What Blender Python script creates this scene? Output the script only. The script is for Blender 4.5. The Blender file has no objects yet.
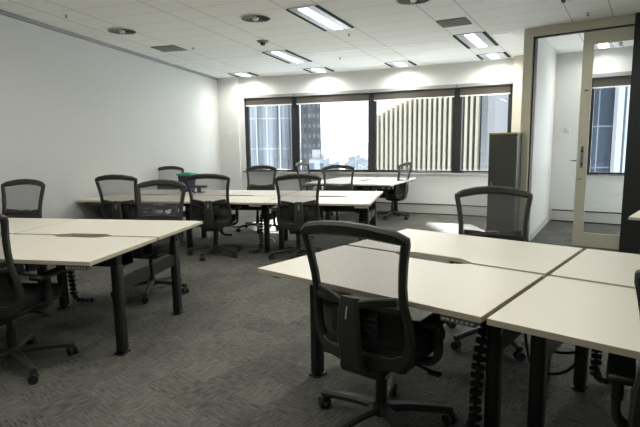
import bpy, bmesh, math, random
from mathutils import Vector, Matrix
random.seed(7)
sc = bpy.context.scene
COL = sc.collection
R_ = math.radians

# ------------------------------------------------------------------ render look
sc.view_settings.view_transform = 'Standard'
sc.view_settings.look = 'None'
sc.view_settings.gamma = 1.0
sc.view_settings.use_curve_mapping = False
sc.view_settings.exposure = 0.42
sc.cycles.use_denoising = True
sc.cycles.max_bounces = 10
sc.cycles.diffuse_bounces = 6
sc.cycles.transparent_max_bounces = 16
sc.cycles.sample_clamp_indirect = 6.0

# ------------------------------------------------------------------ materials
def mat(name, color, rough=0.6, metal=0.0, spec=0.5, noise=None, bump=None, emit=None, coat=0.0):
    m = bpy.data.materials.new(name); m.use_nodes = True
    nt = m.node_tree; b = nt.nodes['Principled BSDF']
    b.inputs['Base Color'].default_value = (*color, 1)
    b.inputs['Roughness'].default_value = rough
    b.inputs['Metallic'].default_value = metal
    b.inputs['Specular IOR Level'].default_value = spec
    b.inputs['Coat Weight'].default_value = coat
    tc = nt.nodes.new('ShaderNodeTexCoord')
    if noise:
        sc_, amt = noise
        n = nt.nodes.new('ShaderNodeTexNoise'); n.inputs['Scale'].default_value = sc_; n.inputs['Detail'].default_value = 5
        nt.links.new(tc.outputs['Object'], n.inputs['Vector'])
        r = nt.nodes.new('ShaderNodeMapRange')
        r.inputs['To Min'].default_value = 1 - amt; r.inputs['To Max'].default_value = 1 + amt
        nt.links.new(n.outputs['Fac'], r.inputs['Value'])
        mx = nt.nodes.new('ShaderNodeVectorMath'); mx.operation = 'SCALE'
        mx.inputs[0].default_value = color
        nt.links.new(r.outputs[0], mx.inputs['Scale'])
        nt.links.new(mx.outputs[0], b.inputs['Base Color'])
    if bump:
        n2 = nt.nodes.new('ShaderNodeTexNoise'); n2.inputs['Scale'].default_value = bump[0]; n2.inputs['Detail'].default_value = 3
        nt.links.new(tc.outputs['Object'], n2.inputs['Vector'])
        bp = nt.nodes.new('ShaderNodeBump'); bp.inputs['Strength'].default_value = bump[1]; bp.inputs['Distance'].default_value = 0.002
        nt.links.new(n2.outputs['Fac'], bp.inputs['Height']); nt.links.new(bp.outputs[0], b.inputs['Normal'])
    if emit:
        b.inputs['Emission Color'].default_value = (*emit[0], 1)
        b.inputs['Emission Strength'].default_value = emit[1]
    return m

class N:
    """tiny node helper"""
    def __init__(s, m): s.nt = m.node_tree; s.b = s.nt.nodes.get('Principled BSDF')
    def new(s, t, **k):
        n = s.nt.nodes.new(t)
        for a, v in k.items(): setattr(n, a, v)
        return n
    def put(s, sock, v):
        if isinstance(v, bpy.types.NodeSocket): s.nt.links.new(v, sock)
        else: sock.default_value = v
    def m(s, op, a, b=0.0, c=0.0):
        n = s.new('ShaderNodeMath', operation=op)
        s.put(n.inputs[0], a); s.put(n.inputs[1], b)
        if len(n.inputs) > 2: s.put(n.inputs[2], c)
        return n.outputs[0]
    def mix(s, f, a, b):
        n = s.new('ShaderNodeMix', data_type='RGBA')
        s.put(n.inputs['Factor'], f); s.put(n.inputs['A'], a); s.put(n.inputs['B'], b)
        return n.outputs['Result']
    def noise(s, vec, scale, detail=3, rough=.5):
        n = s.new('ShaderNodeTexNoise'); n.inputs['Scale'].default_value = scale
        n.inputs['Detail'].default_value = detail; n.inputs['Roughness'].default_value = rough
        s.nt.links.new(vec, n.inputs['Vector']); return n.outputs['Fac']

M = {}
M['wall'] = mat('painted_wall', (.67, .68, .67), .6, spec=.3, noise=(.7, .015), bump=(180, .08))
M['bright_strip'] = mat('reflection_white_strip', (.93, .94, .95), .35)  # extra whiteness stands in for reflected light
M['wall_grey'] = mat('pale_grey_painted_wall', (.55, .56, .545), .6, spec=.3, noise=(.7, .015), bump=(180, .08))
M['grey_trim'] = mat('grey_trim', (.26, .265, .27), .5)
M['alu'] = mat('beige_aluminium', (.56, .55, .44), .45, metal=.2, noise=(6, .03))
M['pale_alu'] = mat('cream_wall_end', (.66, .64, .54), .5)
M['black_wall'] = mat('charcoal_wall', (.012, .016, .015), .55, noise=(3, .1))
M['desk'] = mat('cream_laminate', (.70, .67, .585), .38, spec=.45, noise=(40, .012))
M['desk_edge'] = mat('desk_edge_band', (.58, .52, .40), .5)
M['steel'] = mat('black_powder_coat', (.011, .012, .013), .42, noise=(60, .1))
M['plastic'] = mat('charcoal_plastic', (.032, .034, .028), .5, spec=.45, noise=(90, .12), bump=(600, .15))
M['plastic2'] = mat('black_plastic', (.011, .011, .012), .45)
M['fabric'] = mat('black_seat_fabric', (.014, .014, .016), .9, noise=(300, .3), bump=(900, .4))
M['rubber'] = mat('caster_rubber', (.02, .02, .02), .6)
M['chrome'] = mat('satin_chrome', (.55, .55, .55), .25, metal=1)
M['panel_grey'] = mat('control_panel_grey', (.22, .22, .21), .4)
M['white_mark'] = mat('white_button', (.7, .7, .68), .5)
M['skirt'] = mat('skirting_duct', (.50, .50, .47), .45, noise=(3, .03))
M['dark_gap'] = mat('dark_gap', (.02, .02, .022), .7)
M['winframe'] = mat('window_frame_black', (.018, .018, .020), .4)
M['sill'] = mat('window_sill', (.55, .55, .52), .5)
M['cab'] = mat('cabinet_dark_laminate', (.050, .054, .046), .5, noise=(5, .08))
M['wood'] = mat('wood_edge', (.42, .29, .12), .45, noise=(20, .15))
M['vent'] = mat('vent_grey', (.20, .20, .18), .5)
M['vent_dark'] = mat('vent_void', (.02, .02, .02), .8)
M['white'] = mat('white_plastic', (.72, .72, .69), .4)
M['tray'] = mat('lamp_reflector', (.62, .64, .70), .3)
M['lamp'] = mat('lamp_diffuser', (.9, .9, .9), .5, emit=((1.0, .98, .92), 6.0))
M['crate'] = mat('navy_bin', (.018, .022, .045), .5)
M['green'] = mat('green_lid', (.03, .26, .16), .45)
M['blue'] = mat('blue_cable', (.02, .04, .40), .45)

def glass_mat(name, tint=(.93, .96, .97), refl=1.0):
    m = bpy.data.materials.new(name); m.use_nodes = True
    h = N(m); nt = m.node_tree; nt.nodes.remove(h.b)
    out = nt.nodes['Material Output']
    t = h.new('ShaderNodeBsdfTransparent'); t.inputs[0].default_value = (*tint, 1)
    g = h.new('ShaderNodeBsdfGlossy'); g.inputs['Roughness'].default_value = .02
    lw = h.new('ShaderNodeLayerWeight'); lw.inputs[0].default_value = .5
    f = h.m('MULTIPLY', h.m('ADD', h.m('MULTIPLY', h.m('POWER', lw.outputs['Facing'], 5.0), .9), .035), refl)
    mx = h.new('ShaderNodeMixShader'); nt.links.new(f, mx.inputs[0])
    nt.links.new(t.outputs[0], mx.inputs[1]); nt.links.new(g.outputs[0], mx.inputs[2])
    nt.links.new(mx.outputs[0], out.inputs[0]); return m
M['glass'] = glass_mat('clear_glass')
M['glass_door'] = glass_mat('door_glass', (.96, .97, .97), .7)

def mesh_mat(name, col, open_, stripes=True, sc_=190):
    """woven net: mostly see-through with opaque threads in both directions"""
    m = bpy.data.materials.new(name); m.use_nodes = True
    h = N(m); nt = m.node_tree; b = h.b; out = nt.nodes['Material Output']
    b.inputs['Base Color'].default_value = (*col, 1); b.inputs['Roughness'].default_value = .7
    b.inputs['Sheen Weight'].default_value = .3
    t = h.new('ShaderNodeBsdfTransparent')
    tc = h.new('ShaderNodeTexCoord'); sp = h.new('ShaderNodeSeparateXYZ'); nt.links.new(tc.outputs['Object'], sp.inputs[0])
    d = h.m('ADD', h.m('MULTIPLY', sp.outputs[0], .75), sp.outputs[2])
    w = h.m('SINE', h.m('MULTIPLY', d, 560.0))
    f = h.m('ADD', h.m('MULTIPLY', w, .10 if stripes else 0.0), 1 - open_)
    mx = h.new('ShaderNodeMixShader'); nt.links.new(f, mx.inputs[0])
    nt.links.new(t.outputs[0], mx.inputs[1]); nt.links.new(b.outputs[0], mx.inputs[2]); nt.links.new(mx.outputs[0], out.inputs[0])
    return m
M['net'] = mesh_mat('chair_mesh', (.13, .13, .145), .52)
M['net_low'] = mesh_mat('lower_chair_mesh', (.012, .012, .013), .10, False)

def blind_mat():
    m = bpy.data.materials.new('blind_screen'); m.use_nodes = True
    h = N(m); nt = m.node_tree; nt.nodes.remove(h.b); out = nt.nodes['Material Output']
    d = h.new('ShaderNodeBsdfDiffuse'); d.inputs[0].default_value = (.13, .12, .105, 1)
    tl = h.new('ShaderNodeBsdfTranslucent'); tl.inputs[0].default_value = (.10, .092, .078, 1)
    t = h.new('ShaderNodeBsdfTransparent')
    a = h.new('ShaderNodeMixShader'); a.inputs[0].default_value = .45
    nt.links.new(d.outputs[0], a.inputs[1]); nt.links.new(tl.outputs[0], a.inputs[2])
    b = h.new('ShaderNodeMixShader'); b.inputs[0].default_value = .92
    nt.links.new(t.outputs[0], b.inputs[1]); nt.links.new(a.outputs[0], b.inputs[2])
    nt.links.new(b.outputs[0], out.inputs[0]); return m
M['blind'] = blind_mat()

def carpet():
    m = mat('carpet_tiles', (.07, .07, .07), .95, spec=.1); h = N(m); nt = m.node_tree
    tc = h.new('ShaderNodeTexCoord')
    mp = h.new('ShaderNodeMapping'); mp.inputs['Rotation'].default_value = (0, 0, R_(38)); nt.links.new(tc.outputs['Object'], mp.inputs[0])
    v = mp.outputs[0]
    ck = h.new('ShaderNodeTexChecker'); ck.inputs['Scale'].default_value = 4.0; nt.links.new(v, ck.inputs['Vector'])
    def streak(sx, sy, detail=3):
        q = h.new('ShaderNodeMapping'); q.inputs['Scale'].default_value = (sx, sy, 1); nt.links.new(v, q.inputs[0])
        return h.noise(q.outputs[0], 1.0, detail, .6)
    a = streak(13, 95); b = streak(95, 13)
    mx = h.new('ShaderNodeMix'); nt.links.new(ck.outputs['Fac'], mx.inputs[0]); nt.links.new(a, mx.inputs[2]); nt.links.new(b, mx.inputs[3])
    st = mx.outputs[0]
    # per-tile tone
    fl = h.new('ShaderNodeVectorMath', operation='SNAP'); nt.links.new(v, fl.inputs[0]); fl.inputs[1].default_value = (.25, .25, 1)
    wn = h.new('ShaderNodeTexWhiteNoise'); nt.links.new(fl.outputs[0], wn.inputs['Vector'])
    big = h.noise(tc.outputs['Object'], 1.1, 2)
    fine = h.noise(tc.outputs['Object'], 260, 2)
    x = h.m('ADD', h.m('MULTIPLY', h.m('SUBTRACT', st, .5), 2.5), 1.0)
    x = h.m('ADD', x, h.m('MULTIPLY', h.m('SUBTRACT', wn.outputs['Value'], .5), .30))
    x = h.m('ADD', x, h.m('MULTIPLY', h.m('SUBTRACT', fine, .5), .9))
    x = h.m('MAXIMUM', x, .25)
    s = h.new('ShaderNodeVectorMath', operation='SCALE'); s.inputs[0].default_value = (.120, .119, .110); nt.links.new(x, s.inputs['Scale'])
    nt.links.new(s.outputs[0], h.b.inputs['Base Color'])
    bp = h.new('ShaderNodeBump'); bp.inputs['Strength'].default_value = .5; bp.inputs['Distance'].default_value = .004
    nt.links.new(st, bp.inputs['Height']); nt.links.new(bp.outputs[0], h.b.inputs['Normal'])
    return m
M['carpet'] = carpet()

# plan: the building is a ring around CX, CY
CX, CY, RF = -6.7, -9.05, 20.85
HC = 2.9
def pol(r, deg, z=0.0):
    a = R_(deg); return Vector((CX + r*math.cos(a), CY + r*math.sin(a), z))

def ceiling_mat():
    m = mat('ceiling_tiles', (.86, .865, .85), .85, spec=.15); h = N(m); nt = m.node_tree
    tc = h.new('ShaderNodeTexCoord'); sp = h.new('ShaderNodeSeparateXYZ'); nt.links.new(tc.outputs['Object'], sp.inputs[0])
    dx = h.m('SUBTRACT', sp.outputs[0], CX); dy = h.m('SUBTRACT', sp.outputs[1], CY)
    r = h.m('SQRT', h.m('ADD', h.m('MULTIPLY', dx, dx), h.m('MULTIPLY', dy, dy)))
    a = h.m('MULTIPLY', h.m('ARCTAN2', dy, dx), 57.29578)
    fr = h.m('FLOORED_MODULO', h.m('SUBTRACT', r, .05), .4)
    # distance to nearest ring joint
    dr = h.m('MINIMUM', fr, h.m('SUBTRACT', .4, fr))
    def radial(off):
        q = h.m('FLOORED_MODULO', h.m('SUBTRACT', a, off), 4.68)
        d = h.m('MINIMUM', q, h.m('SUBTRACT', 4.68, q))
        return h.m('MULTIPLY', h.m('MULTIPLY', d, R_(1)), r)
    da = h.m('MINIMUM', radial(66.78), radial(65.4))
    l1 = h.m('LESS_THAN', dr, .0045); l2 = h.m('LESS_THAN', da, .006)
    ln = h.m('MAXIMUM', h.m('MULTIPLY', l1, .45), h.m('MULTIPLY', l2, .5))
    fine = h.noise(tc.outputs['Object'], 90, 3)
    k = h.m('ADD', h.m('MULTIPLY', h.m('SUBTRACT', fine, .5), .10), 1.0)
    s = h.new('ShaderNodeVectorMath', operation='SCALE'); s.inputs[0].default_value = (.86, .865, .85); nt.links.new(k, s.inputs['Scale'])
    c = h.mix(ln, s.outputs[0], (.18, .18, .17, 1))
    nt.links.new(c, h.b.inputs['Base Color']); return m
M['ceiling'] = ceiling_mat()

# ------------------------------------------------------------------ mesh building
def rbox(bm, c, s, bev=0.0, rot=None, seg=2, taper=None):
    """box centred c, size s, optional bevel and rotation"""
    r = bmesh.ops.create_cube(bm, size=1.0); vs = r['verts']
    for v in vs:
        k = 1.0
        if taper and v.co.z < 0: k = taper
        v.co = Vector((v.co.x*s[0]*k, v.co.y*s[1]*k, v.co.z*s[2]))
    if bev > 0:
        es = list({e for v in vs for e in v.link_edges})
        rr = bmesh.ops.bevel(bm, geom=es, offset=bev, segments=seg, profile=.5, affect='EDGES')
        vs = list({v for f in rr['faces'] for v in f.verts} | {v for v in vs if v.is_valid})
    mtx = Matrix.Translation(Vector(c)) @ (rot.to_4x4() if rot is not None else Matrix.Identity(4))
    for v in vs: v.co = mtx @ v.co
    return vs

def cyl(bm, p0, p1, r0, r1=None, n=16, cap=True):
    p0, p1 = Vector(p0), Vector(p1); r1 = r0 if r1 is None else r1
    d = (p1-p0).normalized(); a = d.orthogonal().normalized(); b = d.cross(a)
    r = [[bm.verts.new(p + (a*math.cos(t)+b*math.sin(t))*q) for t in [2*math.pi*i/n for i in range(n)]] for p, q in ((p0, r0), (p1, r1))]
    for i in range(n): bm.faces.new((r[0][i], r[0][(i+1) % n], r[1][(i+1) % n], r[1][i]))
    if cap: bm.faces.new(r[0][::-1]); bm.faces.new(r[1])

def tube(bm, pts, r, n=8):
    pts = [Vector(p) for p in pts]; rings = []
    a = None
    for i, p in enumerate(pts):
        t = (pts[min(i+1, len(pts)-1)] - pts[max(i-1, 0)]).normalized()
        if a is None: a = t.orthogonal().normalized()
        a = (a - t*a.dot(t)).normalized(); b = t.cross(a)
        rings.append([bm.verts.new(p + (a*math.cos(2*math.pi*k/n)+b*math.sin(2*math.pi*k/n))*r) for k in range(n)])
    for x, y in zip(rings, rings[1:]):
        for k in range(n): bm.faces.new((x[k], x[(k+1) % n], y[(k+1) % n], y[k]))
    bm.faces.new(rings[0][::-1]); bm.faces.new(rings[-1])

def prism(bm, poly, z0, z1):
    lo = [bm.verts.new((p[0], p[1], z0)) for p in poly]; hi = [bm.verts.new((p[0], p[1], z1)) for p in poly]
    n = len(poly)
    for i in range(n): bm.faces.new((lo[i], lo[(i+1) % n], hi[(i+1) % n], hi[i]))
    bm.faces.new(lo[::-1]); bm.faces.new(hi)

def arc(bm, angs, r0, r1, z0, z1):
    prism(bm, [pol(r0, a) for a in angs] + [pol(r1, a) for a in reversed(angs)], z0, z1)

def band(bm, pts, wid, th, nrm, closed=True, round_=.3):
    """sweep a rounded rectangular section (in-plane width wid[i], thickness th) along pts"""
    n = len(pts); rings = []
    for i in range(n):
        p = pts[i]; a = pts[(i+1) % n] if closed or i < n-1 else pts[i]; b = pts[i-1] if closed or i > 0 else pts[i]
        t = (a-b).normalized(); nn = (nrm[i] - t*nrm[i].dot(t)).normalized(); s = t.cross(nn)
        w = wid[i]/2; h = th/2; q = min(w, h)*2*round_
        sec = [(-w, -h+q), (-w+q, -h), (w-q, -h), (w, -h+q), (w, h-q), (w-q, h), (-w+q, h), (-w, h-q)]
        rings.append([bm.verts.new(p + s*x + nn*y) for x, y in sec])
    m = n if closed else n-1
    for i in range(m):
        x, y = rings[i], rings[(i+1) % n]
        for k in range(8): bm.faces.new((x[k], x[(k+1) % 8], y[(k+1) % 8], y[k]))
    if not closed: bm.faces.new(rings[0][::-1]); bm.faces.new(rings[-1])

def smooth(pts, it=2, closed=False):
    for _ in range(it):
        q = []; n = len(pts)
        rng = range(n if closed else n-1)
        if not closed: q.append(pts[0])
        for i in rng:
            a, b = Vector(pts[i]), Vector(pts[(i+1) % n])
            q += [a*.75+b*.25, a*.25+b*.75]
        if not closed: q.append(pts[-1])
        pts = q
    return pts

def obj(name, bm, m, parent=None, smooth_=False, slots=None):
    bmesh.ops.recalc_face_normals(bm, faces=bm.faces)
    me = bpy.data.meshes.new(name); bm.to_mesh(me); bm.free()
    me.materials.append(M[m] if isinstance(m, str) else m)
    for s in slots or []: me.materials.append(M[s])
    if smooth_:
        me.shade_smooth()
        try: me.set_sharp_from_angle(angle=R_(40))
        except Exception: pass
    o = bpy.data.objects.new(name, me); COL.objects.link(o)
    if parent: o.parent = parent
    return o

def tag(o, label=None, cat=None, group=None, kind=None):
    if label: o['label'] = label
    if cat: o['category'] = cat
    if group: o['group'] = group
    if kind: o['kind'] = kind
    return o
def struct(name, bm, m, parent=None, smooth_=False):
    o = obj(name, bm, m, parent, smooth_); o['kind'] = 'structure'; return o
def empty(name, loc, rz=0.0):
    o = bpy.data.objects.new(name, None); COL.objects.link(o); o.location = loc; o.rotation_euler = (0, 0, rz); o.empty_display_size = .1
    return o
def copy_tree(o, parent=None):
    c = o.copy(); COL.objects.link(c)
    if parent: c.parent = parent
    for ch in list(o.children): copy_tree(ch, c)
    return c
def B(): return bmesh.new()

# ------------------------------------------------------------------ room shell
WALL_A = 77.6
bm = B(); arc(bm, [42 + i*1.5 for i in range(26)], 7.0, 21.1, -.12, 0); struct('floor', bm, 'carpet')
bm = B(); arc(bm, [42 + i*1.5 for i in range(26)], 7.0, 21.1, HC, HC+.12); struct('ceiling', bm, 'ceiling')

def radial_wall(name, a, r0, r1, z0, z1, t, m, side=1):
    """wall along a radius; t metres thick on the increasing-angle side (side=1) or the other"""
    p, q = pol(r0, a), pol(r1, a); d = (q-p).normalized(); n = Vector((-d.y, d.x, 0))*side*t
    bm = B(); prism(bm, [p, q, q+n, p+n], z0, z1); return struct(name, bm, m)
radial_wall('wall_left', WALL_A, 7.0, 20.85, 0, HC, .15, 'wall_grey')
radial_wall('trim_shadow_line', WALL_A, 7.0, 20.83, HC-.045, HC-.001, -.03, 'grey_trim')  # grey strip put in as the shadow line along the ceiling edge
radial_wall('baseboard_left', WALL_A, 7.0, 20.6, 0, .1, -.012, 'grey_trim')
radial_wall('wall_right', 44, 7.0, 16.7, 0, HC, -.15, 'wall')
bm = B(); arc(bm, [44, 50, 56, 62, 68, 74, 77.6], 7.0, 7.2, 0, HC); struct('wall_back', bm, 'wall')

# window wall: spandrel, head, piers
MUL = [76.0, 72.75, 68.05, 63.35, 60.6]
OFF = [58.65, 53.97]
Z0, Z1 = .84, 2.5
fac = [77.9, 76.28, 76.0, 72.75, 68.05, 63.35, 60.6, 58.65, 53.97, 52.5]
bm = B(); arc(bm, fac, RF, RF+.25, 0, Z0-.04); arc(bm, fac, RF, RF+.25, Z1, HC)
arc(bm, [77.9, 76.28, 76.0], RF, RF+.25, Z0-.04, Z1)
arc(bm, [60.6, 59.4, 57.3], RF, RF+.25, Z0-.04, Z1)
arc(bm, [54.1, 53.0, 52.5], RF, RF+.25, Z0-.04, Z1)
struct('wall_window', bm, 'wall')
bm = B(); arc(bm, [77.6, 76.3], RF-.1, RF-.001, 0, HC-.001); struct('wall_pier', bm, 'wall')
def skirting(name, angs):
    bm = B(); arc(bm, angs, RF-.05, RF-.001, .0, .19)
    o = struct(name, bm, 'skirt')
    bm = B(); arc(bm, angs, RF-.056, RF-.0015, .19, .205); arc(bm, angs, RF-.058, RF-.051, 0, .02); c = obj('skirting_dark_line', bm, 'dark_gap', o)  # dark lines along the top and foot of the duct
skirting('baseboard_window', [76.28, 72.75, 68.05, 63.35, 60.6])
skirting('baseboard_office', [58.6, 54.0])
bm = B(); arc(bm, [76.2, 72.75, 68.05, 63.35, 60.3], RF-.05, RF+.1, Z0-.04, Z0-.015); s_ = struct('trim_2', bm, 'sill')
bm = B(); arc(bm, [76.2, 72.75, 68.05, 63.35, 60.3], RF-.052, RF+.1, Z0-.015, Z0); obj('sill_grille', bm, 'dark_gap', s_)
bm = B(); arc(bm, [57.35, 53.97], RF-.05, RF+.1, Z0-.04, Z0-.015); s_ = struct('trim_3', bm, 'sill')
bm = B(); arc(bm, [57.35, 53.97], RF-.052, RF+.1, Z0-.015, Z0); obj('sill_grille', bm, 'dark_gap', s_)

def window(n, a0, a1):
    d = math.degrees(.085/RF); r0, r1 = RF+.01, RF+.09
    bm = B()
    arc(bm, [a0, a0-d], r0, r1, Z0, Z1); arc(bm, [a1+d, a1], r0, r1, Z0, Z1)
    arc(bm, [a0-d, a1+d], r0+.01, r1, Z1-.05, Z1); arc(bm, [a0-d, a1+d], r0+.01, r1, Z0, Z0+.035)
    w = struct('window_%d' % n, bm, 'winframe')
    bm = B(); p, q = pol(r0+.05, a0-d), pol(r0+.05, a1+d); dd = (p-pol(r0+.056, a0-d))
    prism(bm, [p, q, q-dd, p-dd], Z0+.035, Z1-.05); obj('glass', bm, 'glass', w)
    return w
def blind(a0, a1, label):
    t = empty('roller_blind', pol(RF, (a0+a1)/2, 0))
    inv = -t.location
    def part(name, r0, r1, z0, z1, m, e=.15):
        bm = B(); arc(bm, [a0-e, a1+e], r0, r1, z0, z1)
        for v in bm.verts: v.co += inv
        return obj(name, bm, m, t)
    part('cassette', RF-.07, RF+.005, Z1-.055, Z1+.005, 'grey_trim', .02)
    part('screen_fabric', RF-.030, RF-.028, 2.29, Z1-.055, 'blind')
    part('bottom_bar', RF-.037, RF-.022, 2.272, 2.292, 'white')
    tag(t, label, 'blind', 'roller blinds at the window heads')
wins = list(zip(MUL, MUL[1:]))
wl = ['half-raised grey roller blind over the window nearest the left wall', 'grey roller blind over the window showing hazy sky and hills',
      'grey roller blind over the window showing the finned building', 'grey roller blind over the window behind the tall dark cabinet']
for i, (a, b) in enumerate(wins):
    window(i+1, a, b); blind(a, b, wl[i])
window(5, 57.3, 54.1); blind(57.3, 54.1, 'grey roller blind over the window inside the glazed office')

# dividing wall between open office and glazed office (radial)
PA = Vector((2.80, 6.93, 0)); PD = Vector((math.cos(R_(-36)), math.sin(R_(-36)), 0)); PN = Vector((-PD.y, PD.x, 0))
def pp(s, n=0.0, z=0.0): return PA + PD*s + PN*n + Vector((0, 0, z))
i0 = pol(RF, 58.72); i1 = pol(RF, 59.3)
rl = (PA-Vector((CX, CY, 0))).length
bm = B(); prism(bm, [i0, i1, pol(rl+.08, 59.3), pol(rl+.02, 58.72)], 0, HC); struct('wall_divider', bm, 'wall')
bm = B(); prism(bm, [pol(RF-.01, 59.31), pol(RF-.01, 60.55), pol(RF-.22, 60.55), pol(RF-.22, 59.31)], 0, HC-.001); struct('trim_4', bm, 'pale_alu')
bm = B(); p, q = pol(rl+.12, 58.71), pol(RF-.06, 58.71); d = (q-p).normalized(); n = Vector((d.y, -d.x, 0))*.012
prism(bm, [p, q, q+n, p+n], 0, .09); struct('baseboard_office_side', bm, 'skirt')

def seg(name, s0, s1, n0, n1, z0, z1, m, parent=None, bev=0):
    bm = B(); prism(bm, [pp(s0, n0), pp(s1, n0), pp(s1, n1), pp(s0, n1)], z0, z1)
    if bev: bmesh.ops.bevel(bm, geom=bm.edges[:], offset=bev, segments=2, affect='EDGES')
    if parent: return obj(name, bm, m, parent)
    return struct(name, bm, m)
SW = 1.28   # where the charcoal wall begins along the partition
f0 = seg('trim_5', .02, .13, -.05, .07, 0, HC-.001, 'alu')                    # left post of the glazed partition
seg('post_gasket', .131, .145, .0, .02, 0, HC-.13, 'dark_gap', f0)
f1 = seg('trim_6', .131, SW, -.05, .07, HC-.115, HC-.001, 'alu')               # head track
seg('track_dark_strip', .131, SW, -.051, .03, HC-.13, HC-.116, 'dark_gap', f1)  # dark strip along the underside of the track
seg('wall_charcoal', SW, 5.05, -.09, .09, 0, HC-.001, 'black_wall')
# sliding glass leaf, parked at the right
d1 = empty('door_1', (0, 0, 0)); d1['kind'] = 'structure'
seg('door_stile', .735, .855, -.045, -.005, .02, HC-.14, 'alu', d1, .004)
seg('top_rail', .855, SW-.005, -.045, -.005, HC-.30, HC-.14, 'alu', d1, .004)
seg('bottom_rail', .855, SW-.005, -.045, -.005, .02, .2, 'alu', d1, .004)
seg('glass', .855, SW-.005, -.028, -.022, .2, HC-.30, 'glass_door', d1)
lk = seg('lock_plate', .775, .81, -.052, -.045, 1.05, 1.33, 'chrome', d1, .002)
bm = B()
for z in (1.10, 1.27):
    p = pp(.792, -.053, z); cyl(bm, p, p - PN*.012, .013)
obj('lock_cylinder', bm, 'plastic2', lk)
bm = B(); p = pp(.73, -.046, 1.15); cyl(bm, p, p-PN*.05, .009); cyl(bm, p-PN*.045, p-PN*.045-PD*.06, .008); obj('door_handle', bm, 'chrome', d1)
seg('door_pull', .75, .81, -.050, -.045, .90, .915, 'grey_trim', d1)
seg('door_stop', .78, .82, -.052, -.045, 2.03, 2.045, 'plastic2', d1)
# glazed office right-hand wall
radial_wall('wall_office', 53.2, 17.3, 20.85, 0, HC, -.1, 'wall')

# ------------------------------------------------------------------ wall bits
def wallbox(name, a, z, w, h, label, cat, r=RF, d=.02):
    t = empty(name, pol(r-.002, a, z), R_(a)-math.pi/2)
    bm = B(); rbox(bm, (0, -d/2, 0), (w, d, h), .004); obj('body', bm, 'white', t)
    bm = B(); rbox(bm, (0, -d-.003, h*.12), (w*.5, .008, h*.3), .002); obj('rocker', bm, 'white', t)
    tag(t, label, cat)
wallbox('wall_thermostat', 76.88, 1.65, .075, .12, 'small white thermostat on the pier between left wall and first window', 'thermostat', RF-.1)
wallbox('light_switch', 57.98+.1, 1.60, .08, .08, 'white light switch on the wall inside the glazed office', 'switch')

# ------------------------------------------------------------------ ceiling fittings
def polar_part(name, t, a0, a1, r0, r1, z0, z1, m, parent=None):
    bm = B(); arc(bm, [a0, a1], r0, r1, z0, z1)
    inv = t.matrix_basis.inverted()
    for v in bm.verts: v.co = inv @ v.co
    return obj(name, bm, m, parent or t)
LAMP_W = 15.5
def light(a0, a1, r0, r1, label, group):
    t = empty('ceiling_light', pol((r0+r1)/2, (a0+a1)/2, HC))
    w = a0-a1; z = HC
    polar_part('reflector_tray', t, a0-w*.10, a1+w*.10, r0, r1, z-.012, z-.001, 'tray')
    polar_part('edge_slot', t, a0, a0-w*.085, r0+.03, r1-.02, z-.016, z-.001, 'vent_dark')
    polar_part('edge_slot', t, a1+w*.085, a1, r0+.03, r1-.02, z-.016, z-.001, 'vent_dark')
    polar_part('lamp_diffuser', t, a0-w*.36, a1+w*.36, r0+.05, r1-.05, z-.0155, z-.012, 'lamp')
    al = bpy.data.lights.new('lamp_tube', 'AREA'); al.shape = 'RECTANGLE'; al.size = r1-r0-.12; al.size_y = .12
    al.energy = LAMP_W*(r1-r0)/1.15*(1.9 if r1-r0 < .8 and a0 > 58 else .8); al.color = (1.0, .965, .87); al.spread = R_(160)
    ao = bpy.data.objects.new('lamp_tube', al); COL.objects.link(ao); ao.parent = t
    ao.location = (0, 0, -.02); ao.rotation_euler = (0, 0, R_((a0+a1)/2))
    tag(t, label, 'ceiling light', group)
S = 66.78
def strip(k): return S - 4.68*k, 65.4 - 4.68*k     # the narrow service strips
G1, G2 = 'long recessed lights in the ceiling', 'short recessed lights along the window wall'
light(*strip(0), 16.08, 17.25, 'large bright recessed ceiling light at the top edge, beside the round diffuser', G1)
light(*strip(-1), 18.2, 19.38, 'long recessed ceiling light beyond the small ceiling sensor', G1)
light(*strip(1), 18.35, 19.45, 'long recessed ceiling light just past the grey return-air grille', G1)
light(*strip(2), 16.25, 17.4, 'long recessed ceiling light near the glazed partition, mostly cut off', G1)
for k, lb in ((-2, 'short recessed ceiling light in the corner by the left wall'), (-1, 'short recessed ceiling light over the second window'),
              (0, 'short recessed ceiling light over the third window'), (1, 'short recessed ceiling light over the window by the dark cabinet'),
              (2, 'short recessed ceiling light inside the glazed office')):
    light(*strip(k), 20.1, 20.66, lb, G2)
for k, r in ((-1, 13.9), (1, 14.1), (0, 11.6), (2, 12.2), (-2, 16.0)):
    if k == -2: continue
    light(*strip(k), r, r+1.17, 'long recessed ceiling light behind the camera position', G1)

def vent(a0, a1, r0, r1, label):
    t = empty('ceiling_grille', pol((r0+r1)/2, (a0+a1)/2, HC))
    polar_part('backing', t, a0, a1, r0, r1, HC-.006, HC-.001, 'vent_dark')
    e = polar_part('grille_slats', t, a0, a1, r0, r0+.006, HC-.012, HC-.005, 'vent')
    bm = bmesh.new(); inv = t.matrix_basis.inverted(); n = 16
    for i in range(n):
        q = r0 + (r1-r0)*(i+.12)/n; arc(bm, [a0, a1], q, q+(r1-r0)*.62/n, HC-.014, HC-.006)
    for v in bm.verts: v.co = inv @ v.co
    bm.to_mesh(e.data); bm.free()
    tag(t, label, 'grille')
vent(76.0, 74.7, 17.27, 17.64, 'grey return-air grille in the ceiling near the left wall')
vent(62.08, 60.9, 17.45, 17.81, 'grey return-air grille in the ceiling before the right-hand long light')

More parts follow.
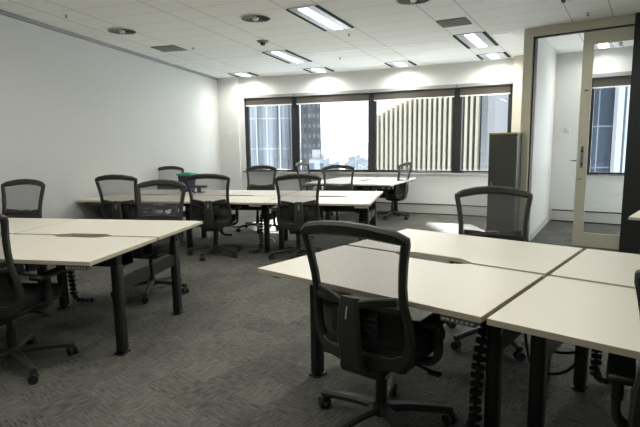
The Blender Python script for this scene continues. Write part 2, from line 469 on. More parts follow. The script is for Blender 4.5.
def diffuser(r, a, label):
    t = empty('air_diffuser', pol(r, a, HC))
    bm = B(); cyl(bm, (0, 0, -.004), (0, 0, -.001), .18, n=40); obj('backing_plate', bm, 'vent_dark', t)
    bm = B(); n = 26
    for i in range(n):
        th = 2*math.pi*i/n
        rot = Matrix.Rotation(th, 3, 'Z') @ Matrix.Rotation(R_(40), 3, 'X')
        c = Matrix.Rotation(th, 3, 'Z') @ Vector((.115, 0, -.012))
        rbox(bm, c, (.105, .022, .0025), rot=rot)
    obj('swirl_blades', bm, 'vent', t)
    bm = B(); cyl(bm, (0, 0, -.03), (0, 0, -.002), .028, .045, n=20); obj('hub', bm, 'white', t)
    bm = B(); k = 40
    pts = [Vector((.18*math.cos(2*math.pi*i/k), .18*math.sin(2*math.pi*i/k), -.008)) for i in range(k)]
    band(bm, pts, [.02]*k, .012, [Vector((0, 0, 1))]*k); obj('rim', bm, 'white', t)
    tag(t, label, 'air diffuser', 'round swirl air diffusers')
diffuser(16.24, 75.15, 'round swirl air diffuser in the ceiling close to the left wall')
diffuser(16.28, 68.5, 'round swirl air diffuser in the ceiling left of the large light')
diffuser(16.40, 61.95, 'round swirl air diffuser cut off by the top edge')
t = empty('ceiling_sensor', pol(17.48, 70.26, HC))
bm = B(); cyl(bm, (0, 0, -.02), (0, 0, 0), .07, .09, n=24); obj('base', bm, 'vent', t, True)
bm = B(); cyl(bm, (0, 0, -.06), (0, 0, -.018), .03, .045, n=20); obj('lens', bm, 'plastic2', t, True)
tag(t, 'black domed sensor on the ceiling between diffuser and lights', 'sensor')
for r, a, lb in ((15.39, 75.55, 'small sprinkler head in the ceiling nearest the left wall and camera'), (17.49, 74.07, 'small sprinkler head right of the left return-air grille'),
             (17.56, 66.05, 'small sprinkler head just beyond the large bright light'), (19.24, 68.39, 'small sprinkler head nearest the windows'),
             (18.09, 56.8, 'small sprinkler head above the glazed partition')):
    t = empty('sprinkler_head', pol(r, a, HC))
    bm = B(); cyl(bm, (0, 0, -.006), (0, 0, 0), .03, n=16); obj('escutcheon', bm, 'white', t)
    bm = B(); cyl(bm, (0, 0, -.03), (0, 0, -.006), .008, n=10); cyl(bm, (0, 0, -.034), (0, 0, -.03), .016, n=12); obj('nozzle', bm, 'vent', t)
    tag(t, lb, 'sprinkler', 'sprinkler heads')
bm = B(); arc(bm, [77.55, 74, 70, 66, 62, 59.8], 18.66, 18.74, HC-.004, HC-.001); struct('trim_7', bm, 'bright_strip')  # ceiling strip whitened to carry a streak of reflected light

# ------------------------------------------------------------------ desks
DW, DD, ZT = 1.245, .772, .73
def spine_obj(pts, parent):
    """segmented cable spine hanging from the tray"""
    path = smooth([Vector(p) for p in pts], 3)
    L = [0]
    for a, b in zip(path, path[1:]): L.append(L[-1]+(b-a).length)
    bm = B(); n = 19
    for i in range(n):
        s = L[-1]*i/(n-1); k = max(j for j in range(len(L)) if L[j] <= s+1e-9); k = min(k, len(path)-2)
        f = (s-L[k])/(L[k+1]-L[k]); p = path[k].lerp(path[k+1], f); dv = (path[k+1]-path[k]).normalized()
        rbox(bm, p, (.055, .04, .030), .006, rot=dv.to_track_quat('Z', 'Y').to_matrix(), seg=1)
    tube(bm, path, .010, 6)
    return obj('cable_spine', bm, 'plastic2', parent)
def make_desk():
    t = empty('sit_stand_desk', (0, 0, 0))
    w, d = DW/2, DD/2
    # desktop with a tapered cable scallop in the rear edge
    out = [(-w, -d), (w, -d), (w, d), (.24, d), (.15, d-.06), (-.15, d-.06), (-.24, d), (-w, d)]
    bm = B(); prism(bm, out, ZT-.025, ZT)
    for f in bm.faces: f.normal_update()
    for f in bm.faces: f.material_index = 1 if abs(f.normal.z) < .5 else 0
    bmesh.ops.bevel(bm, geom=[e for e in bm.edges if all(v.co.z > ZT-.001 for v in e.verts)], offset=.0015, segments=1, affect='EDGES')
    obj('desktop', bm, 'desk', t, slots=['desk_edge'])
    for sx in (-1, 1):
        x = sx*(w-.085)
        bm = B(); rbox(bm, (x, 0, .315), (.062, .075, .61), .018, seg=3); rbox(bm, (x, 0, .006), (.07, .09, .012), .004)
        lg = obj('leg', bm, 'steel', t, True)
        bm = B(); rbox(bm, (x, 0, .65), (.046, .058, .10), .01); obj('inner_column', bm, 'steel', lg, True)
    bm = B()
    for sx in (-1, 1): rbox(bm, (sx*(w-.085), 0, ZT-.04), (.05, DD*.86, .028), .004)
    rbox(bm, (0, .0, ZT-.043), (DW-.2, .07, .035), .004)
    obj('frame', bm, 'steel', t)
    for sx in (-1, 1):
        bm = B(); rbox(bm, (sx*(w-.085), d/2+.015, .47), (.03, d-.035, .09), .004); obj('side_rail', bm, 'steel', t)
    cp = B(); rbox(cp, (w-.10, -d+.035, ZT-.042), (.15, .05, .03), .006); c = obj('control_panel', cp, 'panel_grey', t, True)
    bm = B()
    for i in range(7): rbox(bm, (w-.16+.020*i, -d+.0095, ZT-.042), (.010 if i else .016, .002, .009))
    obj('button', bm, 'white_mark', c)
    bm = B(); z = ZT-.13
    rbox(bm, (0, d-.12, z-.05), (.9, .14, .006)); rbox(bm, (0, d-.19, z), (.9, .006, .10)); rbox(bm, (0, d-.05, z), (.9, .006, .10))
    for sx in (-1, 1): rbox(bm, (sx*.40, d-.12, z+.055), (.02, .15, .07))
    obj('cable_tray', bm, 'steel', t)
    spine_obj([(-w+.17, d-.13, .57), (-w+.17, d-.15, .40), (-w+.17, d-.19, .20), (-w+.20, d-.22, .05), (-w+.30, d-.16, .035), (-w+.40, d-.10, .035)], t)
    return t
desk0 = make_desk(); used_d = [False]
def desk(x, y, rz, label, group, z=0.0, sc_=None, spine=None):
    o = desk0 if not used_d[0] else copy_tree(desk0); used_d[0] = True
    o.location = (x, y, z); o.rotation_euler = (0, 0, rz)
    if sc_: o.scale = sc_
    if spine is not None:
        for ch in list(o.children):
            if ch.name.startswith('cable_spine'): bpy.data.objects.remove(ch)
        spine_obj(spine, o)
    return tag(o, label, 'desk', group)
def cluster(cx, cy, a, cols, labels, group, zt=.73, k=1.0, W=1.267, D=.8084, ku=1.0):
    c, s = math.cos(a), math.sin(a)
    for (i, row), lb in zip(cols, labels):
        u, v = (i+.5)*W*k*ku, row*D*k/2
        desk(cx+u*c-v*s, cy+u*s+v*c, a + (math.pi if row > 0 else 0), lb, group, 0.0, (k*ku, k, zt/.73), SPINES.get((group, i, row)))
SPINES = {}
GR, GL, GM, GF = 'cream desks in the right foreground', 'cream desks on the left side', 'cream desks in the middle row', 'cream desks by the window'
SPINES[(GR, -1, -1)] = [(.47, .10, .60), (.47, -.02, .40), (.47, -.04, .22), (.48, -.06, .06), (.42, -.12, .035), (.36, -.14, .035)]
SPINES[(GL, 0, -1)] = [(-.46, .22, .57), (-.44, .14, .44), (-.36, .12, .33), (-.24, .14, .40), (-.20, .14, .33), (-.24, .13, .26), (-.36, .13, .25)]
cluster(1.1265, 2.3856, -.7062, [(-1, -1), (0, -1), (-1, 1), (0, 1)],
        ['cream desk in the right foreground with a high-backed chair tucked in at its front', 'cream desk at the lower right corner, black legs and looped cables beneath',
         'cream desk of the foreground block directly before the chair facing us', 'cream desk of the foreground block nearest the glazed partition'], GR)
cluster(-2.4327, 3.8093, -.1867, [(-1, -1), (0, -1), (-1, 1), (0, 1)],
        ['cream desk at the lower left edge, cut off by the frame', 'nearest cream desk on the left with a control panel under its front corner',
         'cream desk beside the left wall with a chair facing us behind', 'cream desk at the far right corner of the left block'], GL)
MC = (-.509, 6.75, -.2241)
cluster(*MC, [(-2, -1), (-1, -1), (0, -1), (-2, 1), (-1, 1), (0, 1)],
        ['front cream desk of the middle row touching the left wall', 'front cream desk in the centre of the middle row', 'front cream desk at the right end of the middle row',
         'rear cream desk of the middle row by the left wall, green-lidded bin on it', 'rear cream desk in the centre of the middle row', 'rear cream desk at the right end of the middle row'], GM, .705, 1.035)
# far pair standing end-on to the windows
fa = R_(65.2)
fc = Vector((1.19, 8.08, 0)) + Vector((math.cos(fa-math.pi/2), math.sin(fa-math.pi/2), 0))*-.815
cluster(fc.x, fc.y, fa, [(0, -1), (0, 1)], ['cream desk by the window with a chair at its right side', 'cream desk by the window with a chair at its left side'], GF, ku=1.42)
ua = -.72; c_, s_ = math.cos(ua), math.sin(ua)
desk(2.69 + .626*c_ - .40*s_, 4.25 + .626*s_ + .40*c_, ua, 'cream desk corner at the right edge before the charcoal wall', 'cream desks by the charcoal wall')

# hanging power cords below the foreground desks
c_, s_ = math.cos(-.7062), math.sin(-.7062)
def RL(u, v, z): return Vector((1.1265+u*c_-v*s_, 2.3856+u*s_+v*c_, z))
for k, (a, m_, b, lb) in enumerate((((-.03, -.24, .62), (.08, -.31, .34), (.27, -.20, .62), 'black power cord looping lowest between the legs of the foreground desks'),
                               ((-.01, -.20, .62), (.12, -.22, .42), (.31, -.12, .62), 'black power cord looping slightly higher between the legs of the foreground desks'))):
    bm = B(); tube(bm, smooth([RL(*a), RL((a[0]*2+m_[0])/3, (a[1]*2+m_[1])/3, m_[2]+.03), RL(*m_), RL((b[0]*2+m_[0])/3, (b[1]*2+m_[1])/3, m_[2]+.03), RL(*b)], 3), .0065)
    tag(obj('power_cord', bm, 'plastic2', None, True), lb, 'cord', 'cords under the foreground desks')
# white cord on the floor beneath the middle row
bm = B(); tube(bm, smooth([Vector(p) for p in ((-.80, 7.5, .56), (-.84, 7.45, .2), (-.80, 7.38, .012), (-.70, 7.25, .012), (-.66, 7.0, .012))], 3), .005)
tag(obj('white_cord', bm, 'white', None, True), 'thin white cord dropping to the floor under the middle row', 'cord')

# ------------------------------------------------------------------ task chair
def back_y(x, z): return -.205 - .17*(z-.45) - .06*max(0, z-.8) + .85*x*x*.9
def bp(x, z, off=0.0): return Vector((x, back_y(x, z)+off, z))
def make_chair():
    t = empty('task_chair', (0, 0, 0))
    # seat cushion
    bm = B(); rings = []
    prof = [(.43, .90), (.44, .975), (.455, 1.0), (.485, 1.0), (.502, .97), (.508, .85), (.509, .5)]
    n = 40
    for z, k in prof:
        ring = []
        for i in range(n):
            th = 2*math.pi*i/n; e = .42
            cx, cy = math.copysign(abs(math.cos(th))**e, math.cos(th)), math.copysign(abs(math.sin(th))**e, math.sin(th))
            x = .25*k*cx; y = .03+.24*k*cy
            dz = -.03*max(0, (y-.17)/.1)**2 - .01*(1-min(1, abs(x)/.2))
            ring.append(bm.verts.new((x, y, z+dz)))
        rings.append(ring)
    for a, b in zip(rings, rings[1:]):
        for i in range(n): bm.faces.new((a[i], a[(i+1) % n], b[(i+1) % n], b[i]))
    bm.faces.new(rings[0][::-1]); bm.faces.new(rings[-1])
    obj('seat', bm, 'fabric', t, True)
    bm = B(); rbox(bm, (0, .02, .415), (.44, .42, .035), .015); rbox(bm, (0, -.06, .378), (.23, .30, .075), .03, seg=3)
    tilt = obj('seat_pan', bm, 'plastic2', t, True)
    bm = B(); tube(bm, [(.06, .0, .375), (.2, -.0, .372), (.27, -.02, .368)], .007); rbox(bm, (.285, -.025, .366), (.06, .035, .014), .005)
    obj('lever', bm, 'plastic2', tilt, True)
    # backrest frame: one closed rounded loop
    half = [(0, .435), (.10, .436), (.18, .445), (.222, .475), (.238, .53), (.236, .63), (.224, .71), (.226, .80), (.238, .90), (.252, .975), (.257, 1.000), (.215, 1.016), (.11, 1.034), (0, 1.040)]
    wid = [.085, .085, .08, .06, .046, .040, .036, .034, .035, .036, .040, .054, .058, .060]
    loop = half + [(-x, z) for x, z in half[-2:0:-1]]; wl_ = wid + wid[-2:0:-1]
    pts = []; ws = []
    m = len(loop)
    for i in range(m):
        a, b = loop[i], loop[(i+1) % m]
        for f in (0, .5):
            x, z = a[0]*(1-f)+b[0]*f, a[1]*(1-f)+b[1]*f
            if 9 < i < m-11 or True: pts.append((x, z)); ws.append(wl_[i]*(1-f)+wl_[(i+1) % m]*f)
    P = [bp(x, z) for x, z in pts]
    bm = B(); band(bm, P, ws, .040, [Vector((0, 1, .17))]*len(P))
    fr = obj('backrest_frame', bm, 'plastic', t, True)
    bm = B(); xs = [-.21+.42*i/12 for i in range(13)]
    band(bm, [bp(x, .705-.5*abs(x)*.06, -.004) for x in xs], [.036]*13, .026, [Vector((0, 1, .17))]*13, closed=False)
    obj('cross_bar', bm, 'plastic', fr, True)
    # nets
    def hw(z):
        r = half
        for (x0, z0), (x1, z1) in zip(r[3:11], r[4:12]):
            if z0 <= z <= z1: return x0+(x1-x0)*(z-z0)/(z1-z0)
        return .15 if z < .5 else .22
    def net(name, zs, m, off, inset=.004, top=None):
        bm = B(); g = []
        for z in zs:
            w_ = hw(min(z, 1.02))-inset; row = []
            for i in range(11):
                x = w_*(-1+2*i/10); zz = z
                if top and z == zs[-1]: zz = z + .022*(1-(x/w_)**2)
                row.append(bm.verts.new(bp(x, zz, off)))
            g.append(row)
        for a, b in zip(g, g[1:]):
            for i in range(10): bm.faces.new((a[i], a[i+1], b[i+1], b[i]))
        return obj(name, bm, m, t, True)
    net('backrest_mesh', [.70, .76, .82, .88, .94, .98, 1.000], 'net', .002, top=True)
    net('lower_mesh', [.46, .52, .58, .64, .68, .71], 'net_low', .012)
    # lumbar pad behind the lower mesh
    bm = B(); rbox(bm, (0, back_y(0, .62)-.002, .615), (.24, .016, .13), .012, seg=3)
    lb = obj('lumbar_support', bm, 'plastic2', t, True)
    bm = B()
    for i in range(3): band(bm, [bp(x, .585+.03*i, -.018) for x in (.05, .08, .11)], [.010]*3, .008, [Vector((0, 1, .17))]*3, closed=False)
    obj('lumbar_ribs', bm, 'plastic', lb)
    # spine: from crossbar down and under the seat
    sp_ = [Vector((0, back_y(0, .73)-.022, .735)), Vector((0, back_y(0, .66)-.045, .66)), Vector((0, back_y(0, .56)-.062, .56)), Vector((0, back_y(0, .47)-.06, .47)),
           Vector((0, -.245, .39)), Vector((0, -.17, .365)), Vector((0, -.05, .37))]
    sp_ = smooth(sp_, 2); k = len(sp_)
    bm = B(); nr = []
    for i in range(k):
        tt = (sp_[min(i+1, k-1)]-sp_[max(i-1, 0)]).normalized(); nr.append(Vector((1, 0, 0)).cross(tt))
    band(bm, sp_, [.085+.030*min(1, i/8) for i in range(k)], .036, nr, closed=False)
    s = obj('back_spine', bm, 'plastic', t, True)
    bm = B(); y = back_y(0, .66)-.066
    rbox(bm, (.0, y+.001, .672), (.005, .004, .055), .0015, rot=Matrix.Rotation(R_(-12), 3, 'X')); obj('spine_highlight', bm, 'white_mark', s)  # white sliver put in as the painted highlight on the spine
    # side arms joining spine to frame (Y of the back)
    bm = B()
    for sx in (-1, 1):
        pth = smooth([Vector((sx*.02, back_y(0, .70)-.035, .70)), Vector((sx*.09, back_y(.09, .72)-.02, .722)), Vector((sx*.20, back_y(.2, .735)-.003, .735))], 2)
        band(bm, pth, [.034]*len(pth), .018, [Vector((0, 1, .17))]*len(pth), closed=False)
    obj('yoke', bm, 'plastic', s, True)
    # armrests
    for sx in (-1, 1):
        bm = B(); pth = smooth([Vector((sx*.16, .0, .405)), Vector((sx*.25, .0, .40)), Vector((sx*.292, .0, .43)), Vector((sx*.295, -.01, .52)), Vector((sx*.292, -.015, .60))], 2)
        nr = []
        for i in range(len(pth)):
            tt = (pth[min(i+1, len(pth)-1)]-pth[max(i-1, 0)]).normalized(); nr.append(Vector((0, 1, 0)).cross(tt)*sx)
        band(bm, pth, [.062 - .012*i/len(pth) for i in range(len(pth))], .028, nr, closed=False)
        a = obj('armrest', bm, 'plastic', t, True)
        bm = B(); rbox(bm, (sx*.285, .01, .614), (.085, .24, .028), .013, seg=3); obj('arm_pad', bm, 'plastic2', a, True)
        bm = B(); rbox(bm, (sx*.292, -.015, .555), (.036, .050, .09), .008); obj('height_sleeve', bm, 'plastic2', a, True)
    # gas lift and star base
    bm = B(); cyl(bm, (0, 0, .09), (0, 0, .25), .028); cyl(bm, (0, 0, .25), (0, 0, .37), .019); obj('gas_lift', bm, 'plastic2', t, True)
    bm = B(); cyl(bm, (0, 0, .075), (0, 0, .135), .048, .038, n=20); hub = obj('base_hub', bm, 'plastic', t, True)
    for i in range(5):
        th = 2*math.pi*i/5 + math.pi/2 + .35; d = Vector((math.cos(th), math.sin(th), 0)); q = Vector((-d.y, d.x, 0))
        bm = B(); ps = [d*.02+Vector((0, 0, .108)), d*.13+Vector((0, 0, .106)), d*.25+Vector((0, 0, .092)), d*.35+Vector((0, 0, .076))]
        band(bm, ps, [.066, .056, .046, .036], .036, [Vector((0, 0, 1))]*4, closed=False)
        l = obj('leg', bm, 'plastic', t, True)
        bm = B(); c = d*.34 + Vector((0, 0, .029)); a2 = th+.9*i
        ax = Vector((math.cos(a2), math.sin(a2), 0))
        for s2 in (-1, 1): cyl(bm, c+ax*s2*.009, c+ax*s2*.027, .0285, n=18)
        cyl(bm, c, c+Vector((0, 0, .04)), .009); cyl(bm, c-ax*.028, c+ax*.028, .008)
        bl = Vector((-ax.y, ax.x, 0)); rbox(bm, c+Vector((0, 0, .022)), (.020, .02, .02), .004)
        obj('caster', bm, 'rubber', l, True)
    return t
chair0 = make_chair(); used_c = [False]
def chair(x, y, deg, label, group, base=0.0):
    o = chair0 if not used_c[0] else copy_tree(chair0); used_c[0] = True
    o.location = (x, y, 0); o.rotation_euler = (0, 0, R_(deg-90))
    return tag(o, label, 'office chair', group)
GC = 'mesh-back task chairs'
CH = [
 (.29, 2.27, 53, 'large black mesh-back task chair in the foreground, its back towards us'),
 (1.22, 3.34, 258, 'black mesh-back chair facing us behind the foreground desks, in front of the dark cabinet'),
 (1.265, 1.44, 58, 'black task chair cut off at the right edge, one armrest showing'),
 (-1.98, 3.00, 83, 'black task chair cut off at the left edge by the nearest left desk'),
 (-3.24, 5.02, 258, 'black mesh-back chair facing us against the left wall'),
 (-1.63, 4.62, 258, 'black mesh-back chair facing us behind the far right desk of the left block'),
 (-2.48, 6.32, 84, 'black chair with its back to us at the middle row, nearest the left wall'),
 (-1.35, 6.24, 88, 'black chair with its back to us at the middle row, its full star base visible'),
 (-.27, 5.98, 94, 'black chair with its back to us at the right end desk of the middle row'),
 (-2.66, 8.32, 258, 'black mesh-back chair facing us in the far left corner, beside the green-lidded bin'),
 (-1.04, 8.12, 258, 'black mesh-back chair facing us in front of the first window'),
 (.28, 7.93, 262, 'black mesh-back chair facing us in front of the sky window'),
 (-.10, 9.72, 335, 'small bluish mesh chair seen almost edge-on against the window mullion'),
 (1.38, 9.28, 146, 'black chair seen from the side at the right end of the window desks'),
]
for x, y, d, lb in CH: chair(x, y, d, lb, GC)

# ------------------------------------------------------------------ cabinet, bin
cw = empty('tall_cabinet', (2.56, 6.80, 0), R_(-31))
bm = B(); rbox(bm, (0, 0, .755), (.36, .40, 1.49), .004); obj('body', bm, 'cab', cw)
bm = B(); rbox(bm, (0, -.214, .76), (.345, .012, 1.46), .003); dr = obj('door', bm, 'cab', cw)
bm = B(); rbox(bm, (-.13, -.226, .80), (.012, .014, .14), .004); obj('handle', bm, 'grey_trim', dr)
bm = B(); rbox(bm, (0, -.003, 1.512), (.37, .42, .024), .003); obj('top_panel', bm, 'wood', cw)
bm = B(); rbox(bm, (0, .01, .006), (.33, .36, .012)); obj('plinth', bm, 'dark_gap', cw)
tag(cw, 'tall narrow dark cabinet with a wooden top edge in front of the last window', 'cabinet')

mc, ms = math.cos(MC[2]), math.sin(MC[2])
def ML(u, v, z): return Vector((MC[0]+u*mc-v*ms, MC[1]+u*ms+v*mc, z))
bn = empty('waste_bin', ML(-1.72, .55, .705), MC[2])
bm = B(); rbox(bm, (0, 0, .125), (.22, .20, .25), .015, taper=.82); obj('body', bm, 'crate', bn, True)
bm = B(); rbox(bm, (0, 0, .265), (.245, .225, .035), .012); rbox(bm, (0, 0, .288), (.12, .10, .012), .004); obj('lid', bm, 'green', bn, True)
tag(bn, 'dark navy bin with a green lid standing on the middle row', 'bin')
bx = empty('cable_hub', ML(-1.47, .38, .705), MC[2]+.1)
bm = B(); rbox(bm, (0, 0, .09), (.30, .10, .035), .008); rbox(bm, (.03, 0, .045), (.05, .06, .09), .006); rbox(bm, (.03, 0, .006), (.16, .10, .012), .004); obj('body', bm, 'plastic2', bx)
bm = B(); tube(bm, smooth([Vector((-.14, -.055, .09)), Vector((-.12, -.09, .05)), Vector((-.05, -.09, .03)), Vector((.0, -.08, .01))], 2), .012); obj('cable', bm, 'blue', bx, True)
tag(bx, 'small black desktop stand with a blue cable beside the green-lidded bin', 'desk stand')

# ------------------------------------------------------------------ the city outside
def facade_mat(name, base, glass, sx, sz, fx, fz, rough=.5, var=.12, vs=0.0):
    """window grid: cells sx by sz metres, glass covering fx, fz of each"""
    m = mat(name, base, rough); h = N(m); nt = m.node_tree
    tc = h.new('ShaderNodeTexCoord'); sp = h.new('ShaderNodeSeparateXYZ'); nt.links.new(tc.outputs['Object'], sp.inputs[0])
    x = h.m('ADD', sp.outputs[0], sp.outputs[1])
    qx = h.m('FLOORED_MODULO', x, sx); qz = h.m('FLOORED_MODULO', sp.outputs[2], sz)
    g = h.m('MULTIPLY', h.m('LESS_THAN', qx, sx*fx), h.m('LESS_THAN', qz, sz*fz))
    cb = h.new('ShaderNodeCombineXYZ'); nt.links.new(h.m('FLOOR', h.m('DIVIDE', x, sx)), cb.inputs[0]); nt.links.new(h.m('FLOOR', h.m('DIVIDE', sp.outputs[2], sz)), cb.inputs[2])
    wn = h.new('ShaderNodeTexWhiteNoise'); nt.links.new(cb.outputs[0], wn.inputs['Vector'])
    mp = h.new('ShaderNodeMapping'); mp.inputs['Scale'].default_value = (1.1, 1.1, .03); nt.links.new(tc.outputs['Object'], mp.inputs[0])
    st = h.noise(mp.outputs[0], 1.0, 3, .7)
    k = h.m('ADD', h.m('MULTIPLY', h.m('SUBTRACT', wn.outputs['Value'], .5), var*2), 1.0)
    k = h.m('ADD', k, h.m('MULTIPLY', h.m('SUBTRACT', st, .5), vs))
    k = h.m('MAXIMUM', k, .25); h.b.inputs['Specular IOR Level'].default_value = .08
    c = h.mix(g, (*base, 1), (*glass, 1))
    s = h.new('ShaderNodeVectorMath', operation='SCALE'); nt.links.new(c, s.inputs[0]); nt.links.new(k, s.inputs['Scale'])
    nt.links.new(s.outputs[0], h.b.inputs['Base Color']); return m
M['glass_tower'] = facade_mat('pale_glass_tower', (.22, .225, .23), (.125, .135, .15), 1.5, 3.6, .92, .96, .4, .06, 4.6)
M['grey_tower'] = facade_mat('grey_tower', (.045, .046, .048), (.085, .09, .095), .55, 1.2, .55, .35, .6, .25, .9)
M['grid_block'] = facade_mat('small_window_block', (0.192, 0.202, 0.218), (0.064, 0.080, 0.096), .9, 1.1, .45, .5, .6)
M['fin'] = mat('beige_fins', (.27, .245, .19), .7, spec=.1, noise=(.3, .15))
M['finback'] = facade_mat('dark_fin_glass', (0.048, 0.050, 0.053), (0.034, 0.037, 0.043), 2.0, 3.4, 1.0, .93, .4, .15)
M['concrete'] = mat('pale_concrete', (.20, .20, .20), .8, spec=.1, noise=(.2, .1))
M['blue_tower'] = facade_mat('blue_glass_tower', (0.080, 0.096, 0.138), (0.037, 0.053, 0.096), 1.6, 3.2, .93, .95, .35, .15, .7)
M['office_tower'] = facade_mat('dark_glass_tower', (0.117, 0.128, 0.144), (0.027, 0.034, 0.048), 2.1, 3.3, .95, .97, .35, .15, 1.0)
M['white_col'] = mat('white_columns', (.27, .28, .30), .6, spec=.1, noise=(.5, .08))
M['city_far'] = mat('haze_tinted_city', (.16, .175, .19), .9, spec=.1, noise=(.01, .05))  # distance haze is mixed into this base colour
M['hill'] = mat('haze_tinted_hill', (.13, .145, .155), .95, spec=.05, noise=(.004, .08))  # pale bluish haze is put into the hill colour
M['ground'] = mat('city_ground', (.55, .58, .60), .95, noise=(.01, .2))

def block(name, x0, x1, y0, y1, z0, z1, m, label, group='city buildings beyond the windows', extra=None):
    t = empty(name, ((x0+x1)/2, (y0+y1)/2, z0))
    bm = B(); rbox(bm, (0, 0, (z1-z0)/2), (x1-x0, y1-y0, z1-z0)); obj('wall', bm, m, t)
    bm = B(); rbox(bm, (0, 0, z1-z0+.4), (x1-x0-.5, y1-y0-.5, .8)); obj('roof', bm, 'concrete', t)
    tag(t, label, 'building', group)
    return t
b = block('office_tower', -9.6, -2.75, 60, 66, -60, 58, 'glass_tower', 'tall pale glass tower filling the first window')
bm = B()
for x in (-3.1, -1.3, 1.5, 3.1): rbox(bm, (x, -3.15, 59), (.16, .4, 118))
obj('facade_fins', bm, 'white_col', b)
block('office_tower', -2.2, .25, 60, 66, -60, 58, 'grey_tower', 'dark grey tower seen just right of the first mullion')
block('apartment_block', -.85, .35, 42, 48, -60, .25, 'grid_block', 'small pale block with a grid of windows below the dark grey tower')
# finned building with an arched roof line
fx0, fy0, fx1, fy1 = 6.15, 56.0, 16.2, 49.7
fd = Vector((fx1-fx0, fy1-fy0, 0)); fl = fd.length; fd.normalize(); fn = Vector((fd.y, -fd.x, 0))
t = empty('finned_building', (fx0, fy0, -60)); bm = B(); n = 22
def roof_h(s): return 64.2 + 2.1*(s/4.6)**.8
prev = None; poly = []
for i in range(n+1):
    s = fl*i/n; p = fd*s; poly.append((p.x, p.y, roof_h(s)-.3))
lo = [bm.verts.new((x, y, 0)) for x, y, z in poly]; hi = [bm.verts.new((x, y, z)) for x, y, z in poly]
lo2 = [bm.verts.new((x-fn.x*14, y-fn.y*14, 0)) for x, y, z in poly]; hi2 = [bm.verts.new((x-fn.x*14, y-fn.y*14, z)) for x, y, z in poly]
for i in range(n):
    bm.faces.new((lo[i], lo[i+1], hi[i+1], hi[i])); bm.faces.new((hi[i], hi[i+1], hi2[i+1], hi2[i])); bm.faces.new((lo2[i+1], lo2[i], hi2[i], hi2[i+1]))
bm.faces.new((lo[0], hi[0], hi2[0], lo2[0])); bm.faces.new((lo[-1], hi[-1], hi2[-1], lo2[-1]))
obj('wall', bm, 'finback', t)
for i in range(n):
    s = fl*(i+.5)/n; c = fd*s + fn*.35; hgt = roof_h(s)
    bm = B(); rbox(bm, (c.x, c.y, hgt/2), (.26, .8, hgt), rot=Matrix.Rotation(math.atan2(fd.y, fd.x), 3, 'Z'))
    obj('fin', bm, 'fin', t)
tag(t, 'beige building with tall vertical fins and a curved roof line outside the third window', 'building', 'city buildings beyond the windows')
block('office_tower', 16.4, 17.8, 46.5, 48.5, -60, 40, 'concrete', 'plain pale concrete tower beside the finned building')
block('office_tower', 17.85, 21.2, 46.5, 49, -60, 40, 'blue_tower', 'blue glass tower seen above the dark cabinet')
b = block('office_tower', 21.9, 34, 40, 50, -60, 40, 'office_tower', 'dark glass tower outside the window of the glazed office')
bm = B()
for x in (-4.1, -3.4, -2.1): rbox(bm, (x, -5.25, 50), (.5, .5, 100))
obj('facade_columns', bm, 'white_col', b)

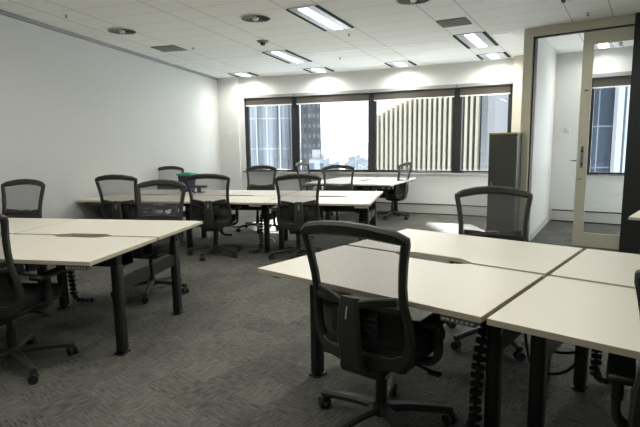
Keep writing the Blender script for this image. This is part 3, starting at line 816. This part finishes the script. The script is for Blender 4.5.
# ground, hill, distant town
bm = B()
g = bmesh.ops.create_grid(bm, x_segments=2, y_segments=2, size=9000)
for v in bm.verts: v.co.z = -62
struct('ground', bm, 'ground')
bm = B(); nx, ny = 60, 8; g = []
for j in range(ny+1):
    row = []
    for i in range(nx+1):
        x = -2600+5200*i/nx; y = 2300+j*160; f = math.sin(math.pi*min(1, j/6)/2)
        z = -62 + f*(62+22 + 9*math.sin(x*.006+1) + 6*math.sin(x*.017) + 3*math.sin(x*.043+j))
        row.append(bm.verts.new((x, y, z)))
    g.append(row)
for a, b_ in zip(g, g[1:]):
    for i in range(nx): bm.faces.new((a[i], a[i+1], b_[i+1], b_[i]))
struct('hills', bm, 'hill', smooth_=True)
proto = None
for i in range(34):
    y = 260+i*38.0; x = y*(.052+.056*math.sin(i*2.4)); h_ = random.uniform(8, 26) + (y/1500)*14
    if proto is None:
        bm = B(); rbox(bm, (0, 0, .5), (1, 1, 1)); rbox(bm, (.1, 0, 1.03), (.5, .5, .08)); proto = obj('distant_building', bm, 'city_far'); o = proto
    else: o = proto.copy(); COL.objects.link(o)
    o.location = (x, y, -62); o.scale = (random.uniform(10, 24), random.uniform(10, 20), h_)
    tag(o, 'pale hazy building in the distant town below the hills', 'building', 'distant town buildings')

# ------------------------------------------------------------------ light
w = bpy.data.worlds.new('sky'); sc.world = w; w.use_nodes = True
nt = w.node_tree; bg = nt.nodes['Background']
tc = nt.nodes.new('ShaderNodeTexCoord'); sp = nt.nodes.new('ShaderNodeSeparateXYZ'); nt.links.new(tc.outputs['Generated'], sp.inputs[0])
cr = nt.nodes.new('ShaderNodeValToRGB'); nt.links.new(sp.outputs[2], cr.inputs[0])
cr.color_ramp.elements[0].position = 0.0; cr.color_ramp.elements[0].color = (.96, .98, 1.0, 1)
cr.color_ramp.elements[1].position = .6; cr.color_ramp.elements[1].color = (.78, .87, 1.0, 1)
nt.links.new(cr.outputs[0], bg.inputs[0]); bg.inputs[1].default_value = 3.15
sun = bpy.data.lights.new('sun', 'SUN'); sun.energy = 34.0; sun.angle = R_(.25); sun.color = (1, .96, .90)
so = bpy.data.objects.new('sun', sun); COL.objects.link(so)
az, el = R_(-1.7), R_(36)      # azimuth measured from straight ahead
tosun = Vector((math.sin(az)*math.cos(el), math.cos(az)*math.cos(el), math.sin(el)))
so.rotation_euler = tosun.to_track_quat('Z', 'Y').to_euler(); so.location = (0, 30, 30)

# ------------------------------------------------------------------ camera
f_px, pitch, roll, H = 491.6, .1364, .0133, 1.38
cam = bpy.data.cameras.new('camera'); co = bpy.data.objects.new('camera', cam); COL.objects.link(co); sc.camera = co
cam.sensor_fit = 'HORIZONTAL'; cam.sensor_width = 36; cam.lens = 36*f_px/640; cam.clip_start = .05; cam.clip_end = 20000
cp, sp_ = math.cos(pitch), math.sin(pitch)
fw = Vector((0, cp, -sp_)); up = Vector((0, sp_, cp)); rt = Vector((1, 0, 0))
Rr = rt*math.cos(roll) - up*math.sin(roll); Ur = rt*math.sin(roll) + up*math.cos(roll)
co.matrix_world = Matrix(((Rr.x, Ur.x, -fw.x, 0), (Rr.y, Ur.y, -fw.y, 0), (Rr.z, Ur.z, -fw.z, H), (0, 0, 0, 1)))
